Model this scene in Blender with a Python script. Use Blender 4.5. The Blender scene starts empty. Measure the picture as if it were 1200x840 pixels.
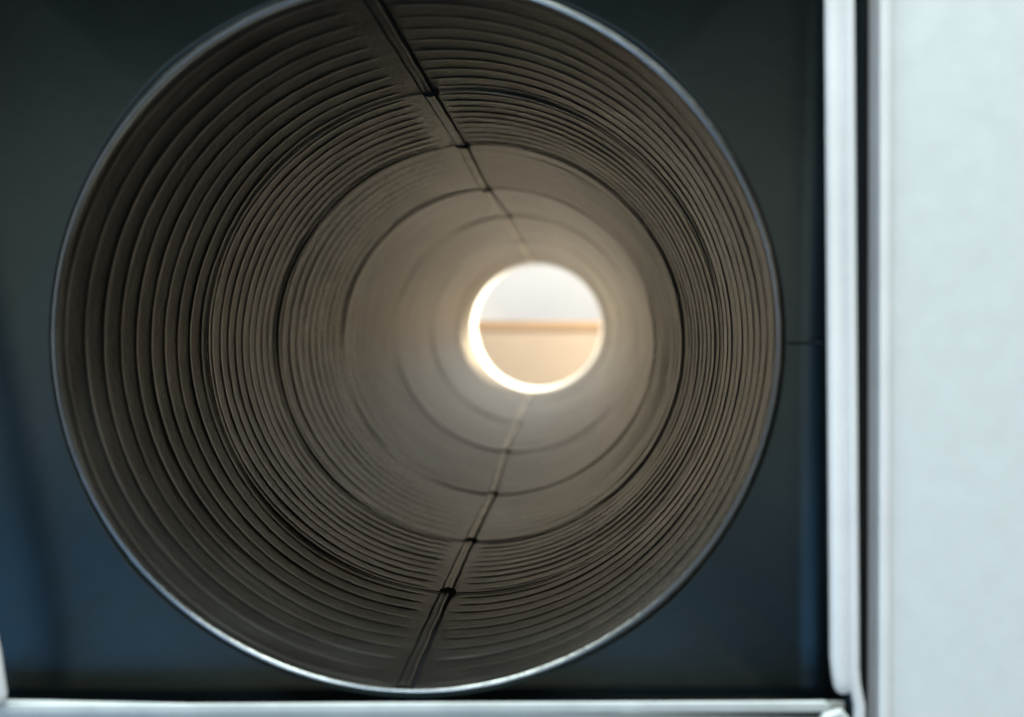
import bpy, bmesh, math, random
import numpy as np
from mathutils import Vector, Matrix, noise as mnoise
random.seed(7); rng = np.random.default_rng(7)
S = bpy.context.scene
R = math.radians

# ------------------------------------------------------------------ camera
FPX, PW, PH = 1284.0, 1200.0, 840.0
cam = bpy.data.cameras.new('camera'); cam_o = bpy.data.objects.new('camera', cam)
S.collection.objects.link(cam_o); S.camera = cam_o
cam.sensor_width = 36.0; cam.lens = 36.0 * FPX / PW
cam.clip_start = 0.02; cam.clip_end = 60
YAW, PITCH, ROLL = math.atan(60 / FPX), -math.atan(28 / FPX), R(0.35)
CAMROT = Matrix.Rotation(YAW, 4, 'Z') @ Matrix.Rotation(R(90) + PITCH, 4, 'X') @ Matrix.Rotation(ROLL, 4, 'Z')
cam_o.matrix_world = CAMROT
cam.dof.use_dof = True; cam.dof.focus_distance = 0.82
cam.dof.aperture_fstop = cam.lens / 1000 / 0.0095
def W(px, py, y):
    """the point at depth y seen at photo pixel (px, py)"""
    d = CAMROT.to_3x3() @ Vector((px - PW / 2, PH / 2 - py, -FPX))
    return d * (y / d.y)

# ------------------------------------------------------------------ world, lamps, exposure
w = bpy.data.worlds.new('World'); S.world = w; w.use_nodes = True
bg = w.node_tree.nodes['Background']
bg.inputs[0].default_value = (0.40, 0.62, 0.80, 1); bg.inputs[1].default_value = 0.09
S.view_settings.view_transform = 'Standard'; S.view_settings.look = 'None'
S.view_settings.gamma = 1; S.view_settings.exposure = 0.0
S.cycles.use_denoising = True; S.cycles.max_bounces = 24; S.cycles.glossy_bounces = 20; S.cycles.diffuse_bounces = 8
S.cycles.sample_clamp_indirect = 6
def area(name, loc, aim, size, power, col, sy=None):
    l = bpy.data.lights.new(name, 'AREA'); l.energy = power; l.color = col; l.size = size
    if sy: l.shape = 'RECTANGLE'; l.size_y = sy
    o = bpy.data.objects.new(name, l); S.collection.objects.link(o)
    o.location = loc; o.rotation_euler = (Vector(aim) - Vector(loc)).to_track_quat('-Z', 'Y').to_euler()
    return o
area('window_light', (-0.1, 0.02, 2.0), (0.0, 0.55, 0.0), 2.4, 118, (0.84, 0.97, 1.0), 0.45)
area('low_blue_fill', (-0.8, -0.9, -0.60), (-0.2, 0.6, -0.1), 1.6, 8.5, (0.22, 0.56, 1.0), 0.6)  # added lamp, unseen: puts the blue reflection on the plate's lower left
area('grey_blue_fill', (-0.1, -0.9, -0.17), (-0.1, 0.6, -0.1), 1.5, 0.7, (0.25, 0.62, 1.0), 0.22)  # added lamp, unseen: blue reflection along the bottom of the plate
area('warm_fill', (-0.2, -1.3, 0.07), (0.0, 0.6, 0.0), 1.9, 6.5, (1.0, 0.80, 0.50), 0.2)  # added strip behind the camera for the brown reflections on the plate
area('far_window_light', (0.85, 4.15, 0.5), (-0.05, 3.3, -0.05), 0.6, 200, (1.0, 0.78, 0.50))
area('far_side_fill', (-1.1, 4.1, 0.35), (0.0, 3.3, 0.0), 0.6, 34, (1.0, 0.80, 0.54))  # added fill from the left for the glow on the far right wall
area('far_wall_fill', (0.3, 3.7, 1.8), (0.0, 5.5, 0.5), 1.0, 68, (1.0, 0.93, 0.83))  # added lamp: brightens the far wall and cupboard

# ------------------------------------------------------------------ materials
def nodes(name):
    m = bpy.data.materials.new(name); m.use_nodes = True
    nt = m.node_tree; return m, nt, nt.nodes['Principled BSDF']
def metal(name, base, rough, metallic=0.9, var=0.25, scale=14, bump=0.05, stretch=(1, 1, 1), coat=0, spec=0.5, streak=None):
    m, nt, p = nodes(name); N = nt.nodes; L = nt.links
    tc = N.new('ShaderNodeTexCoord'); mp = N.new('ShaderNodeMapping'); mp.inputs['Scale'].default_value = stretch
    L.new(tc.outputs['Object'], mp.inputs['Vector'])
    n1 = N.new('ShaderNodeTexNoise'); n1.inputs['Scale'].default_value = scale; n1.inputs['Detail'].default_value = 6
    n2 = N.new('ShaderNodeTexNoise'); n2.inputs['Scale'].default_value = scale * 22; n2.inputs['Detail'].default_value = 3
    L.new(mp.outputs[0], n1.inputs['Vector']); L.new(mp.outputs[0], n2.inputs['Vector'])
    rp = N.new('ShaderNodeValToRGB'); e = rp.color_ramp.elements
    e[0].position = .3; e[1].position = .7
    e[0].color = tuple(c * (1 - var) for c in base) + (1,); e[1].color = tuple(min(1, c * (1 + var)) for c in base) + (1,)
    mx = N.new('ShaderNodeMixRGB'); mx.blend_type = 'MULTIPLY'; mx.inputs[0].default_value = var
    L.new(n1.outputs[0], rp.inputs[0]); L.new(rp.outputs[0], mx.inputs[1])
    r2 = N.new('ShaderNodeMapRange'); r2.inputs[3].default_value = .6; r2.inputs[4].default_value = 1.3
    L.new(n2.outputs[0], r2.inputs[0]); L.new(r2.outputs[0], mx.inputs[2])
    out = mx
    if streak:
        for sc3, amt, sk in ((1.0, streak, (5, 95, 5)), (1.0, streak * .8, (26, 60, 26)), (1.0, streak * .8, (7, 9, 7))):
            m3 = N.new('ShaderNodeMapping'); m3.inputs['Scale'].default_value = sk; L.new(tc.outputs['Object'], m3.inputs['Vector'])
            n3 = N.new('ShaderNodeTexNoise'); n3.inputs['Scale'].default_value = sc3; n3.inputs['Detail'].default_value = 5; n3.inputs['Roughness'].default_value = .65
            L.new(m3.outputs[0], n3.inputs['Vector'])
            r3 = N.new('ShaderNodeMapRange'); r3.inputs[1].default_value = .3; r3.inputs[2].default_value = .7
            r3.inputs[3].default_value = 1 - amt; r3.inputs[4].default_value = 1 + amt; L.new(n3.outputs[0], r3.inputs[0])
            x3 = N.new('ShaderNodeMixRGB'); x3.blend_type = 'MULTIPLY'; x3.inputs[0].default_value = 1
            L.new(out.outputs[0], x3.inputs[1]); L.new(r3.outputs[0], x3.inputs[2]); out = x3
        # highlight lines painted pale along the crests of the beads
        at = N.new('ShaderNodeAttribute'); at.attribute_name = 'crest'
        m3 = N.new('ShaderNodeMapping'); m3.inputs['Scale'].default_value = (14, 40, 14); L.new(tc.outputs['Object'], m3.inputs['Vector'])
        n3 = N.new('ShaderNodeTexNoise'); n3.inputs['Scale'].default_value = 1; n3.inputs['Detail'].default_value = 6; L.new(m3.outputs[0], n3.inputs['Vector'])
        r3 = N.new('ShaderNodeMapRange'); r3.inputs[1].default_value = .35; r3.inputs[2].default_value = .65; L.new(n3.outputs[0], r3.inputs[0])
        mm = N.new('ShaderNodeMath'); mm.operation = 'MULTIPLY'; L.new(at.outputs['Fac'], mm.inputs[0]); L.new(r3.outputs[0], mm.inputs[1])
        x3 = N.new('ShaderNodeMixRGB'); L.new(mm.outputs[0], x3.inputs[0]); L.new(out.outputs[0], x3.inputs[1]); x3.inputs[2].default_value = (.48, .48, .44, 1); out = x3
    L.new(out.outputs[0], p.inputs['Base Color'])
    rr = N.new('ShaderNodeMapRange'); rr.inputs[3].default_value = rough * .85; rr.inputs[4].default_value = rough * 1.15
    L.new(n1.outputs[0], rr.inputs[0]); L.new(rr.outputs[0], p.inputs['Roughness'])
    p.inputs['Metallic'].default_value = metallic; p.inputs['Specular IOR Level'].default_value = spec
    p.inputs['Coat Weight'].default_value = coat
    if bump:
        b = N.new('ShaderNodeBump'); b.inputs['Strength'].default_value = bump; b.inputs['Distance'].default_value = .002
        L.new(n2.outputs[0], b.inputs['Height']); L.new(b.outputs[0], p.inputs['Normal'])
    return m
M_TUBE  = metal('galvanised_sheet', (.106, .108, .097), .35, .94, .42, 11, .25, (1, 2.5, 1), streak=.28)
M_SEAM  = metal('seam_metal', (.46, .44, .38), .36, .8, .35, 25, .15)  # paler than the sheet: seam glints are put into this colour
M_RIM   = metal('rolled_rim_metal', (.19, .22, .26), .32, .95, .15, 20, .05)
M_PLATE = metal('dark_coated_sheet', (.023, .034, .039), .36, .92, .2, 6, .04)
M_FRAME = metal('pale_galvanised_flange', (.88, .865, .85), .45, .15, .06, 18, .05)
M_ZINC  = metal('grey_zinc_edge', (.60, .62, .60), .5, .15, .12, 40, .1)
M_CAB   = metal('pale_coated_panel', (.79, .81, .79), .5, .05, .03, 70, .12)
M_COLLAR = metal('lit_duct_end', (.68, .75, .84), .5, 0, .03, 10, .02)  # last length made pale: far light falling on it put into the colour
M_RUBBER_SHADE = metal('black_rubber_and_shade', (.012, .012, .013), .8, 0, .3, 30, .05, spec=.08)  # rubber of the joint rings; also the black put in for shaded gaps
M_WALL  = metal('white_plaster', (.86, .87, .88), .8, 0, .03, 5, .05)
M_WOOD  = metal('pale_wood', (.175, .130, .092), .5, 0, .15, 6, .05, (.3, 6, 6))
M_CREAM = metal('cream_board', (.20, .182, .165), .5, 0, .04, 5, .02)
M_FLOOR = metal('concrete', (.30, .29, .27), .8, 0, .2, 4, .2)

# ------------------------------------------------------------------ helpers
def link(name, me, mat, parent=None, smooth=True):
    me.materials.append(mat)
    if smooth: me.polygons.foreach_set('use_smooth', [True] * len(me.polygons))
    o = bpy.data.objects.new(name, me); S.collection.objects.link(o)
    if parent is not None: 
        o.parent = parent; o.location = -Vector(parent.location) if parent.parent is None and parent.type == 'EMPTY' else (0, 0, 0)
    return o
def empty(name, loc, label, cat):
    o = bpy.data.objects.new(name, None); S.collection.objects.link(o); o.location = loc
    o['label'] = label; o['category'] = cat; o.empty_display_size = .05
    return o
def gridmesh(name, P, close_u=True, close_v=False):
    """P: (rows, cols, 3)"""
    r, c = P.shape[:2]; cc = c if close_u else c - 1; rr = r if close_v else r - 1
    i = np.arange(rr)[:, None]; j = np.arange(cc)[None, :]
    a = i * c + j; b = i * c + (j + 1) % c; d = ((i + 1) % r) * c + j; e = ((i + 1) % r) * c + (j + 1) % c
    F = np.stack([a, b, e, d], -1).reshape(-1, 4)
    me = bpy.data.meshes.new(name); me.from_pydata(P.reshape(-1, 3).tolist(), [], F.tolist()); me.update()
    return me
def sweep(name, pts, a, b, mat, parent, n=20, power=2.6, side=None, taper_end=False, taper_start=False):
    """rounded bar along pts; a = half width across the view, b = half depth (y)"""
    pts = [Vector(p) for p in pts]; rows = []
    for k, p in enumerate(pts):
        t = (pts[min(k + 1, len(pts) - 1)] - pts[max(k - 1, 0)]).normalized()
        yv = Vector((0, 1, 0)); s = t.cross(yv).normalized()
        f = 1.0
        rows.append([p + s * (a * f * math.copysign(abs(math.cos(q)) ** (2 / power), math.cos(q))) + yv * (b * f * math.copysign(abs(math.sin(q)) ** (2 / power), math.sin(q)))
                     for q in (2 * math.pi * i / n for i in range(n))])
    def caps(p, t, row, out):
        res = []
        for f, d in ((.92, .35), (.72, .68), (.4, .92), (.02, 1.0)):
            res.append([p + (v - p) * f + t * (a * d) for v in row])
        return res
    te = (pts[-1] - pts[-2]).normalized(); ts = (pts[0] - pts[1]).normalized()
    rows = list(reversed(caps(pts[0], ts, rows[0], 0))) + rows + caps(pts[-1], te, rows[-1], 1)
    me = gridmesh(name, np.array([[tuple(v) for v in r] for r in rows]))
    return link(name, me, mat, parent)
def box(name, x0, x1, y0, y1, z0, z1, mat, parent, bev=.0):
    bm = bmesh.new(); bmesh.ops.create_cube(bm, size=1)
    for v in bm.verts:
        v.co = Vector(((x0 + x1) / 2 + v.co.x * (x1 - x0), (y0 + y1) / 2 + v.co.y * (y1 - y0), (z0 + z1) / 2 + v.co.z * (z1 - z0)))
    if bev: bmesh.ops.bevel(bm, geom=bm.edges[:], offset=bev, segments=3, affect='EDGES', profile=.5)
    me = bpy.data.meshes.new(name); bm.to_mesh(me); bm.free()
    return link(name, me, mat, parent, smooth=False)

# ------------------------------------------------------------------ the duct
RAD, SQ = 0.2, 0.975
# joints: (radius px of the photo, centre px x, y), each gives its own depth because the duct keeps its width
J = [(428, 481, 397), (303, 541, 401.5), (239, 561, 402.5), (184, 583, 400.5), (142, 604, 391.5), (110, 616, 389), (88, 624, 386), (77, 629, 383.5), (73.5, 631, 382)]
TOP = [(424, -20), (500, 101), (540, 168), (568, 221), (593, 253), (608, 280), (620, 299), (624, 309), (625, 311)]
BOT = [(470, 814), (521, 702), (549, 637), (576, 580), (591, 530), (606, 494), (616, 472), (622, 459), (623, 456)]
jy = [0.6 * 428 / j[0] for j in J]
jc = [W(j[1], j[2], y) for j, y in zip(J, jy)]
def ang(pt, k):
    v = W(pt[0], pt[1], jy[k]) - jc[k]; return math.atan2(v.z / SQ, v.x)
atop = [ang(p, k) for k, p in enumerate(TOP)]; abot = [ang(p, k) % (2 * math.pi) for k, p in enumerate(BOT)]
ys = np.array(jy); cxs = np.array([c.x for c in jc]); czs = np.array([c.z for c in jc])
def centre(y): return np.interp(y, ys, cxs), np.interp(y, ys, czs)
def on_tube(y, th, r):
    cx, cz = centre(y); return np.stack([cx + r * np.cos(th), y + 0 * th, cz + r * SQ * np.sin(th)], -1)

duct = empty('ribbed_duct', (jc[0].x, jy[0], jc[0].z - RAD * SQ), 'long round ribbed metal duct with dark joints, open to the bright far end', 'duct')
NA = 360
th = np.linspace(0, 2 * math.pi, NA, endpoint=False)
def dist(a, b): return np.abs((a - b + math.pi) % (2 * math.pi) - math.pi)
AMP = [.00058, .00062, .0008, .0008, .0008, .0008, .0006, .0]
for k in range(len(J) - 1):
    y0, y1 = jy[k], jy[k + 1]; n = 10; rows = (200, 200, 160, 100, 80, 60, 50, 20)[k]
    t = np.linspace(0, 1, rows + 1)
    amps = AMP[k] * rng.uniform(.75, 1.15, n)
    if k == 0: amps[:3] *= (.55, .75, .9)
    P = np.zeros((rows + 1 + 2, NA, 3))
    ph = rng.uniform(0, 6.28, (n, 3)); CR = np.zeros((rows + 3, NA))
    for i, tt in enumerate(t):
        y = y0 + .0012 + (y1 - y0 - .0024) * tt
        u = tt * n; q = int(min(n - 1, u)); f = u - q
        # rolled bead: a short rise on the near side, a longer soft fall on the far side
        bead = math.exp(-((f - .45) / (.055 if f < .45 else .13)) ** 2) * (1 if .0 < tt < 1 else 0)
        wob = 1 + .22 * np.sin(3 * th + ph[q, 0]) + .12 * np.sin(11 * th + ph[q, 1]) + .08 * np.sin(29 * th + ph[q, 2])
        a_t = np.interp(y, ys, atop); a_b = np.interp(y, ys, abot)
        fade = np.clip((np.minimum(dist(th, a_t + .03), dist(th, a_b + .0)) - .05) / .05, 0, 1)
        if k >= 2 and k < 9:   # the far lengths are smoother overhead and underfoot
            fade = fade * (.35 + .65 * np.abs(np.cos(th)) ** 1.5)
        lip = -.0006 * math.exp(-min(tt, 1 - tt) / .012)
        r = RAD - amps[q] * bead * wob * fade + lip
        r = r + .0004 * np.sin(2 * th + k * 1.7) + .00025 * np.sin(7 * th + 5 * tt + k)
        P[i] = on_tube(y, th, r)
        CR[i] = math.exp(-((f - .47) / .05) ** 2) * fade * (1 if .0 < tt < 1 else 0) * (.45 + .55 * wob)  # mask of the painted crest highlights
        if min(tt, 1 - tt) < .008: CR[i] = .8
    for i, y in ((rows + 1, y1 - .0012), (rows + 2, y0 + .0012)):
        P[i] = on_tube(y, th, RAD + .004)
    me = gridmesh('duct_section', P, True, True)
    at_ = me.attributes.new('crest', 'FLOAT', 'POINT'); at_.data.foreach_set('value', np.clip(CR, 0, 1).ravel().astype('f'))
    sec = link('duct_section', me, M_TUBE if k < len(J) - 2 else M_COLLAR, duct)
    if k == len(J) - 2: sec.name = 'end_collar'
    # lock seams, top and bottom: a flat folded strip with a dark open edge on its right
    for A, sgn in ((atop, 1), (abot, -1)) if k < len(J) - 2 else ():
        wa = .023
        m = 24; rowsS = []
        for i in range(m + 1):
            y = y0 + .004 + (y1 - y0 - .008) * i / m
            a = np.interp(y, ys, A) + .0012 * math.sin(i * .9 + k)
            prof = [(-wa, .0002), (-wa * .8, -.0012), (-wa * .3, -.0017), (wa * .1, -.0012), (wa * .5, -.0020), (wa * .9, -.0018), (wa, .0002)]
            row = []
            for da, dr in prof:
                row.append(on_tube(y, np.array([a - sgn * da * 1.0]), RAD + dr)[0])
            rowsS.append(row)
        seam = link('lock_seam', gridmesh('lock_seam', np.array(rowsS), False), M_SEAM if k else M_TUBE, sec)  # deeper lengths take the glint-coloured metal
        rowsG = []
        for i in range(m + 1):
            y = y0 + .004 + (y1 - y0 - .008) * i / m
            a = np.interp(y, ys, A) + .0012 * math.sin(i * .9 + k) - sgn * wa
            rowsG.append([on_tube(y, np.array([a - sgn * da]), RAD + dr)[0] for da, dr in ((.0, .001), (.002, -.0012), (.006, -.0012), (.008, .001))])
        link('seam_gap', gridmesh('seam_gap', np.array(rowsG), False), M_RUBBER_SHADE, sec)
# joints: black sealing ring; black blobs stand in for dark gaps at seam crossings
def ring(name, y, r, rr, mat, parent, wide=1.0, na=240):
    a = np.linspace(0, 2 * math.pi, na, endpoint=False); b = np.linspace(0, 2 * math.pi, 12, endpoint=False)
    P = np.stack([on_tube(y + rr * wide * math.sin(q), a, r + rr * math.cos(q)) for q in b])
    return link(name, gridmesh(name, P, True, True), mat, parent)
for k in range(1, len(J) - 2):
    jr = ring('joint_ring', jy[k], RAD + .0005, .0011 if k == 1 else .0016, M_RUBBER_SHADE, duct, 1.2 + .35 * k)
    for A in (atop, abot):
        bm = bmesh.new(); bmesh.ops.create_icosphere(bm, subdivisions=3, radius=1)
        p = Vector(on_tube(jy[k], np.array([A[k] - (.01 if A is atop else -.01)]), RAD - .0008)[0])
        for v in bm.verts:
            q = v.co * (1 + .25 * mnoise.noise(v.co * 1.7 + Vector((k, 0, 0))))
            v.co = Vector((q.x * .0068, q.y * .0042 * (1 + .3 * k), q.z * .003)) + p
        me = bpy.data.meshes.new('dark_notch'); bm.to_mesh(me); bm.free()
        link('dark_notch', me, M_RUBBER_SHADE, jr)
# end collar: rolled bead rim at the mouth
ring('rolled_rim', jy[0] - .0005, RAD + .0004, .0010, M_RIM, duct, 1.2, 360)
ring('end_rim', jy[-1], RAD + .0004, .002, M_RIM, duct, 1.5)

# ------------------------------------------------------------------ the housing around the mouth
YP, YF = 0.6050, 0.56
housing = empty('sheet_metal_housing', (W(488, 870, YF).x, YF, -1.0), 'dark square sheet metal housing with pale folded flange, framing the round duct mouth', 'duct housing')
xr = W(975, 400, YP).x; xl = W(-75, 400, YP).x; zt = W(488, -260, YP).z; zb = W(488, 868, YP).z
cx0, cz0 = jc[0].x, jc[0].z
xrF = W(971, 400, YF).x
# back plate: from the hole out to the rectangle, slightly cross-broken, bending forward into the walls
nr, na = 40, 480
a = np.linspace(0, 2 * math.pi, na, endpoint=False)
hx, hz = (RAD + .0044) * np.cos(a), (RAD + .0044) * SQ * np.sin(a)
def rectpt(a):
    c, s = math.cos(a), math.sin(a)
    ks = []
    if c > 1e-9: ks.append((xr - cx0) / c)
    if c < -1e-9: ks.append((xl - cx0) / c)
    if s > 1e-9: ks.append((zt - cz0) / s)
    if s < -1e-9: ks.append((zb - cz0) / s)
    k = min(ks); return k * c, k * s
rect = np.array([rectpt(q) for q in a])
P = np.zeros((nr + 2, na, 3))
for i in range(nr + 1):
    f = i / nr
    X = hx + (rect[:, 0] - hx) * f; Z = hz + (rect[:, 1] - hz) * f
    xx = cx0 + X; zz = cz0 + Z
    # pyramid of the cross break, and soft bend up towards the side walls
    u = np.maximum(np.where(X > 0, X / (xr - cx0), X / (xl - cx0)), np.where(Z > 0, Z / (zt - cz0), Z / (zb - cz0)))
    if i == 0: u0 = u.copy()
    kk = np.where((Z > 0) & (Z / (zt - cz0) >= u - 1e-6), 0.0, np.where((Z < 0) & (Z / (zb - cz0) >= u - 1e-6), .034, .024))
    kk = np.convolve(np.concatenate([kk[-8:], kk, kk[:8]]), np.ones(17) / 17, 'valid')
    y = YP - kk * (u - u0)
    for d, rad in ((xr - xx, .018), (xx - xl, .030)):
        e = np.clip(rad - d, 0, rad); y = y - (rad - np.sqrt(np.maximum(rad ** 2 - e ** 2, 0)))
    P[i, :, 0] = xx; P[i, :, 1] = y; P[i, :, 2] = zz
P[nr + 1] = P[0] + np.array([0, .004, 0])      # turned edge of the hole
P = np.concatenate([P[-1:], P[:-1]])
plate = link('back_plate', gridmesh('back_plate', P), M_PLATE, housing)
# lap seam across the plate, right of the mouth
p0, p1 = W(924, 402, YP - .003), W(962, 402, YP - .018)
# black ring put in for the shade in the gap between duct and plate
P = np.stack([np.stack([cx0 + r * np.cos(a), np.full(na, y), cz0 + r * SQ * np.sin(a)], -1) for r, y in ((RAD + .0, .6025), (RAD + .010, .6070))])
link('mouth_gap_shade', gridmesh('mouth_gap_shade', P), M_RUBBER_SHADE, housing)
# side walls
def wall(name, pts, z0, z1, n=10):
    """sheet following pts (x, y), standing from z0 to z1"""
    P = np.array([[(x, y, z0 + (z1 - z0) * i / n) for (x, y) in pts] for i in range(n + 1)])
    return link(name, gridmesh(name, P, False), M_PLATE, housing, smooth=True)
yr = YP - .018 - .004; yl = YP - .03 + .001
wr = wall('side_wall', [(xr, yr + .004), (xr, YF + .0036), (xr + .004, YF + .0036), (xr + .004, .75)], zb, zt)
wl = wall('side_wall', [(xl, yl + .001), (xl, YF + .002), (xl - .012, YF + .002), (xl - .012, .75)], zb, zt)
for name, z, s in (('top_wall', zt, 1), ('bottom_wall', zb, -1)):
    box(name, xl - .010, xrF + .010, YF + .004, .75, min(z, z + s * .004), max(z, z + s * .004), M_PLATE, housing)
bl = sweep('lap_seam', [p0, p1], .0006, .0004, M_PLATE, plate, 8)

box('casing', xl - .010, xrF + .010, YF + .006, .75, -1.0, zb - .006, M_PLATE, housing)
# flange of the housing: pale folded edges, right (two hems), bottom, left
def PXL(y): return y / FPX     # metres per photo pixel at depth y
u = PXL(YF)
fr = sweep('flange_bar', [W(978 + y * .0075, y, YF) for y in (-335, 0, 200, 500, 770)] + [W(986, 790, YF), W(988, 801, YF)], 11.5 * u, .0035, M_FRAME, housing, 24, 2.4)
fr['label'] = 'right hand upright flange with a rounded lower tip'
h = sweep('hemmed_edge', [W(994.5 + y * .0075, y, YF - .004) for y in (-335, 0, 200, 500, 780)] + [W(1001.5, 798, YF - .004), W(1004, 812, YF - .004), W(1007, 826, YF - .004), W(1006.5, 870, YF - .004)], 6.4 * PXL(YF - .004), .0035, M_FRAME, fr, 24, 2.2)
fb = sweep('flange_bar', [W(x, 831 - 4 * (x / 1000), YF) for x in (-80, 200, 500, 800, 940)] + [W(966, 827, YF)], 6.5 * u, .0014, M_ZINC, housing, 32, 4)
box('flange_face', W(-90, 0, YF).x, W(1008, 0, YF).x, YF + .0005, YF + .004, -1.0, W(400, 830, YF).z, M_ZINC, fb, .0006)
box('corner_plate', W(984, 0, YF).x, W(1003, 0, YF).x, YF + .0042, YF + .0056, W(960, 900, YF).z, W(960, 824, YF).z, M_ZINC, housing, .0005)
sweep('flange_bar', [Vector((xl - .004, YF, zt)), Vector((0, YF, zt)), Vector((xr, YF, zt))], .005, .0035, M_FRAME, housing, 24, 2.4)
sweep('corner_fold', [W(968, 842, YF - .001), W(984, 836, YF - .001), W(992, 846, YF - .001), W(992, 880, YF - .001)], 7.5 * u, .003, M_ZINC, housing, 20, 2.2)
sweep('flange_bar', [W(-118, -335, YF - .004), W(-120, 100, YF - .004), W(-108, 290, YF - .004), W(-35, 650, YF - .004), W(-12, 765, YF - .004), W(-5, 812, YF - .004)], 14 * PXL(YF - .004), .0035, M_FRAME, housing, 24, 2.4)

# ------------------------------------------------------------------ the pale unit standing to the right
YC = 0.558; uc = PXL(YC)
cab = empty('pale_unit', (W(1230, 0, YC).x, YC, -1.0), 'pale grey coated metal unit with rounded edge whitened for its highlight, standing right of the dark housing', 'metal cabinet')
xL = W(1006, 400, YC).x; rB = 9 * uc
zt2, zb2 = W(1200, -200, YC).z, -1.0
prof = [(xL, .80), (xL, .70), (xL, YC + .036)]
# soft roll from the side to a proud rounded bead, then the flat face
prof += [(xL + 15 * uc * (1 - math.cos(q)), YC + .034 - .022 * math.sin(q)) for q in np.linspace(0.1, math.pi / 2, 9)]
prof += [(xL + 16 * uc, YC + .002)]
prof += [(xL + 16 * uc + 14 * uc * (1 - math.copysign(abs(math.cos(q)) ** .5, math.cos(q))) / 2, YC - .0030 * math.sin(q) ** .4) for q in np.linspace(.05, math.pi, 14)]
P = np.array([[(x + .0052 * ((zt2 - z0) / .45) , y, z0) for x, y in prof] for z0 in np.linspace(zb2, zt2, 30)])
link('edge_profile', gridmesh('edge_profile', P, False), M_FRAME, cab)  # edge highlight put into the colour: whiter than the panel
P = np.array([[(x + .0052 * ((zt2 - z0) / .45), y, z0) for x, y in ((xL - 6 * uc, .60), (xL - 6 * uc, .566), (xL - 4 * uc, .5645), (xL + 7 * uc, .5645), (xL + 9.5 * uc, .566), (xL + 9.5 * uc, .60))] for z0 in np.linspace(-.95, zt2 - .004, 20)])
link('gap_shade_strip', gridmesh('gap_shade_strip', P, True), M_RUBBER_SHADE, cab)  # black strip put in for the shadow between housing and unit
xf = xL + 30 * uc
P = np.array([[(x + (.0052 * ((zt2 - z0) / .45) if x == xf else 0), YC + .0004 * math.sin(x * 37 + z0 * 11), z0) for x in [xf + (W(1500, 0, YC).x - xf) * i / 30 for i in range(31)]] for z0 in np.linspace(zb2, zt2, 40)])
link('front_panel', gridmesh('front_panel', P, False), M_CAB, cab)
xe = W(1500, 0, YC).x
box('casing', xL + .004, xe, YC + .03, .80, zb2, zt2, M_CAB, cab)

# ------------------------------------------------------------------ beyond the far end
zf = -1.0
f = box('floor', -4, 4, -3, 7, zf - .1, zf, M_FLOOR, None); f['kind'] = 'structure'
wl_ = box('far_wall', -4, 4, 5.6, 5.75, zf, 3.0, M_WALL, None); wl_['kind'] = 'structure'
ly = 4.6; zt_ = W(628, 376, ly).z; zl_ = W(628, 388, ly).z
lc = empty('low_cupboard', (W(628, 0, ly).x, ly, zf), 'cream low cupboard with a pale wooden top, beyond the far end of the duct', 'cupboard')
box('wooden_top', -1.2, 1.4, ly, 5.2, zl_, zt_, M_WOOD, lc, .004)
box('cupboard_body', -1.15, 1.35, ly + .006, 5.18, zf, zl_, M_CREAM, lc, .003)
